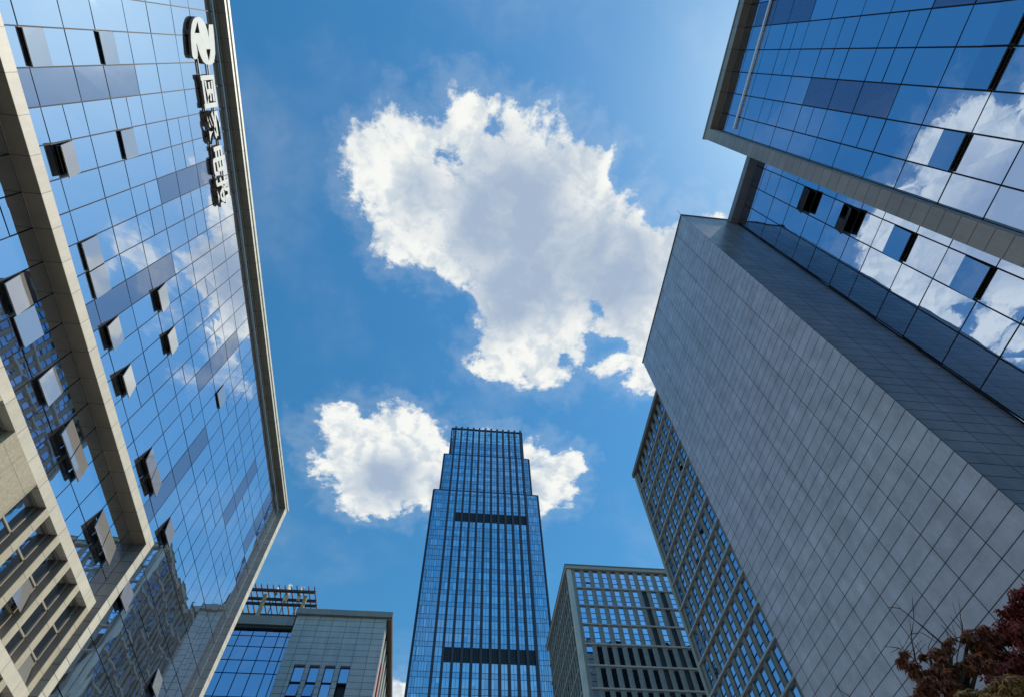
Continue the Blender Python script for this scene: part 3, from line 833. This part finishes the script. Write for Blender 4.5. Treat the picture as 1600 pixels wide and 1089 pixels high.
for x, r, za, zb2, lab in ((-17.85, .24, 39.3, 41.3, 'widest white vent pipe in the middle of the rooftop pergola'), (-16.45, .17, 39.5, 41.2, 'white vent pipe nearest the right end of the rooftop pergola'), (-19.05, .16, 40.1, 40.9, 'short white vent pipe nearest the left post of the rooftop pergola')):
    vt = thing('vent_pipe', lab, 'vent pipe', (x, 55, zg+0.9), 'white vent pipes above the pergola')
    m = MB(); m.tube((x, 55, za+Z), (x, 55, zb2+Z), r, r, 14); m.build('pipe', plain('white pipe', (0.62, 0.58, 0.50), 0.6, var=0.15, vscale=3), vt, True)
    m = MB(); m.tube((x, 55, zg+0.9), (x, 55, za+Z), 0.05, 0.05, 6); m.build('stem', M_rustd, vt)

# ================================================================== trees
def leafmat(name, cols):
    m, n, l, b = newmat(name)
    g = n.new('ShaderNodeNewGeometry')
    cr = n.new('ShaderNodeValToRGB')
    cr.color_ramp.elements[0].position = 0; cr.color_ramp.elements[0].color = (*cols[0], 1)
    cr.color_ramp.elements[1].position = 1; cr.color_ramp.elements[1].color = (*cols[-1], 1)
    for i, c in enumerate(cols[1:-1]):
        e = cr.color_ramp.elements.new((i+1)/(len(cols)-1)); e.color = (*c, 1)
    l.new(g.outputs['Random Per Island'], cr.inputs[0])
    l.new(cr.outputs[0], b.inputs['Base Color'])
    b.inputs['Roughness'].default_value = 0.6
    b.inputs['Specular IOR Level'].default_value = 0.25
    return m
def palm_leaf(mb, c, d, nrm, size):
    """five narrow lobes fanning from the stalk, drooping a little"""
    d = Vector(d).normalized(); nrm = Vector(nrm); s = d.cross(nrm).normalized(); nrm = s.cross(d).normalized()
    c = Vector(c)
    i = len(mb.v)
    pts = []
    for k, (ang, ln) in enumerate(((-105, .45), (-55, .78), (0, 1.0), (55, .78), (105, .45))):
        a = R(ang)
        dv = d*math.cos(a) + s*math.sin(a)
        pv = -d*math.sin(a) + s*math.cos(a)
        tip = c + dv*size*ln - nrm*size*0.25*ln
        m1 = c + dv*size*ln*0.5 + pv*size*0.13
        m2 = c + dv*size*ln*0.5 - pv*size*0.13
        pts.append((m2, tip, m1))
    mb.v.append(tuple(c))
    for (a_, t, b_) in pts:
        j = len(mb.v); mb.v += [tuple(a_), tuple(t), tuple(b_)]
        mb.f.append((i, j, j+1, j+2))
def rnd_unit():
    while True:
        v = Vector((random.uniform(-1, 1), random.uniform(-1, 1), random.uniform(-1, 1)))
        if 0.05 < v.length < 1: return v.normalized()
def ray(px, py, dist):
    d = (fw + rt*((px-800)/841.78) + up*(-(py-544.5)/841.78)).normalized()
    return Vector((0, 0, EYE)) + d*dist
def limb(mb, a, b, r0_, r1_, n=4, wob=0.04):
    a, b = Vector(a), Vector(b); pa = a; L = (b-a).length
    pts = [a]
    for k in range(1, n+1):
        t = k/n
        p = a.lerp(b, t) + (rnd_unit()*wob*L if k < n else Vector())
        q0 = r0_ + (r1_-r0_)*(k-1)/n; q1 = r0_ + (r1_-r0_)*t
        mb.tube(pa, p, q0, q1, 6); pa = p; pts.append(p)
    return pts
M_bark = plain('dark bark', (0.05, 0.04, 0.035), 0.85, var=0.3, vscale=12)
def maple(name, label, base, fork, clusters, cols, nleaf, size, twigs=()):
    t = thing(name, label, 'tree', base, 'autumn trees at the lower right corner')
    tr = MB(); limb(tr, base, fork, 0.085, 0.055, 5, 0.03); tr.build('trunk', M_bark, t, True)
    lf = MB(); br = MB()
    for (c, r) in clusters:
        c = Vector(c)
        limb(br, fork, c, 0.028, 0.008, 4, 0.05)
        n = int(nleaf * r*r / 0.04)
        lumps = [c + Vector((v.x, v.y, v.z*0.5))*r*random.uniform(.35, 1.0) for v in (rnd_unit() for _ in range(max(4, int(r*30))))]
        for L_ in lumps: limb(br, c, L_, 0.007, 0.003, 2, 0.08)
        for k in range(n):
            L_ = random.choice(lumps)
            off = rnd_unit()*r*0.42*random.random()**0.6; off.z *= 0.45
            p = L_ + off
            d = Vector((off.x, off.y, -0.9*abs(random.gauss(0.5, .3))*r)).normalized() if off.length > 1e-4 else Vector((1, 0, -.3))
            d = (d + rnd_unit()*0.5)
            palm_leaf(lf, p, d, Vector((0, 0, 1)) + rnd_unit()*0.5, size*random.uniform(.6, 1.15))
    for path in twigs:
        for a, b, r_ in path: limb(br, a, b, r_, r_*0.45, 3, 0.03)
    br.build('branches', M_bark, t, True)
    lf.build('crown', leafmat(name + ' leaves ' + label[:8], cols), t)
    return t
def cl(px, py, dist, r): return (ray(px, py, dist), r)
# red maple at the right edge
maple('maple_tree', 'deep red maple tree at the lower right edge, in front of the stone block', (5.6, 4.6, 0), tuple(ray(1640, 1120, 6.9)),
      [cl(1590, 960, 7.2, .27), cl(1625, 1000, 7.2, .36), cl(1560, 1000, 7.3, .20), cl(1600, 1045, 7.1, .33), cl(1545, 1030, 7.2, .20), cl(1660, 940, 7.3, .35), cl(1570, 1060, 7.0, .22), cl(1680, 1040, 7.2, .4)],
      [(.14, .025, .03), (.24, .04, .045), (.18, .045, .04), (.28, .08, .075), (.15, .055, .04)], 260, 0.075)
# brown maple with bare twigs
def tw(*pp):
    out = [(ray(1490, 1120, 6.2), ray(pp[0][0][0], pp[0][0][1], 6.3), pp[0][2]*1.3)]
    for (a, b, r_) in pp: out.append((ray(a[0], a[1], 6.3), ray(b[0], b[1], 6.3), r_))
    return out
TW = [tw(((1478, 1010), (1426, 966), .010), ((1426, 966), (1406, 950), .006), ((1406, 950), (1386, 948), .004), ((1412, 955), (1400, 942), .003), ((1428, 966), (1425, 932), .004), ((1426, 955), (1434, 943), .002)),
      tw(((1430, 1030), (1424, 990), .008), ((1424, 990), (1428, 970), .004), ((1424, 990), (1440, 988), .004), ((1440, 988), (1466, 1004), .004), ((1424, 988), (1412, 1010), .003), ((1412, 1010), (1402, 1020), .003), ((1424, 990), (1420, 966), .003)),
      tw(((1425, 1026), (1405, 1012), .006), ((1405, 1012), (1380, 1008), .004), ((1405, 1012), (1390, 1020), .003), ((1415, 1018), (1403, 1000), .003), ((1420, 1022), (1440, 1000), .003), ((1430, 1022), (1446, 1005), .003)),
      tw(((1504, 985), (1500, 955), .005), ((1504, 985), (1484, 962), .004), ((1503, 980), (1494, 958), .003), ((1494, 958), (1488, 940), .002), ((1500, 955), (1498, 935), .002)),
      tw(((1490, 1000), (1470, 975), .004), ((1485, 1005), (1478, 985), .003), ((1495, 1000), (1488, 975), .003), ((1440, 1020), (1432, 1000), .003), ((1450, 1015), (1458, 990), .003)),
      tw(((1345, 1100), (1312, 1078), .005), ((1312, 1078), (1304, 1068), .003), ((1312, 1078), (1309, 1064), .002))]
maple('maple_tree', 'brown and orange maple tree with bare twigs, left of the red maple', (4.6, 4.9, 0), tuple(ray(1490, 1120, 6.2)),
      [cl(1408, 1032, 6.3, .085), cl(1452, 1022, 6.4, .10), cl(1478, 1006, 6.4, .07), cl(1425, 1055, 6.2, .13), cl(1450, 1075, 6.1, .13), cl(1485, 1040, 6.3, .15), cl(1515, 985, 6.4, .10), cl(1522, 1010, 6.4, .13), cl(1545, 990, 6.5, .11), cl(1535, 1035, 6.3, .12), cl(1500, 1080, 6.1, .15), cl(1470, 1040, 6.2, .10), cl(1435, 1090, 6.1, .08)],
      [(.12, .055, .055), (.24, .09, .06), (.36, .14, .06), (.20, .10, .08), (.36, .22, .13)], 420, 0.060, TW)
maple('maple_tree', 'tan and mustard leaved small tree in the bottom right corner below the red maple', (4.3, 3.9, 0), tuple(ray(1570, 1160, 5.4)),
      [cl(1520, 1085, 5.6, .12), cl(1560, 1083, 5.6, .14), cl(1590, 1090, 5.5, .17), cl(1540, 1105, 5.5, .15), cl(1620, 1085, 5.5, .2), cl(1578, 1066, 5.7, .10), cl(1490, 1105, 5.6, .11)],
      [(.26, .15, .08), (.38, .25, .12), (.24, .19, .055), (.34, .19, .11)], 420, 0.058)

# ================================================================== ground
m = MB(); m.quad((-3000, -3000, 0), (3000, -3000, 0), (3000, 3000, 0), (-3000, 3000, 0))
gmat = clad('plaza paving', (0.16, 0.16, 0.16), 'X', 0.9, 0, None, 0, joint=0.02, jcol=0.5, var=0.08, blotch=0.15, bscale=0.3)
g_ = m.build('ground', gmat); g_['kind'] = 'structure'
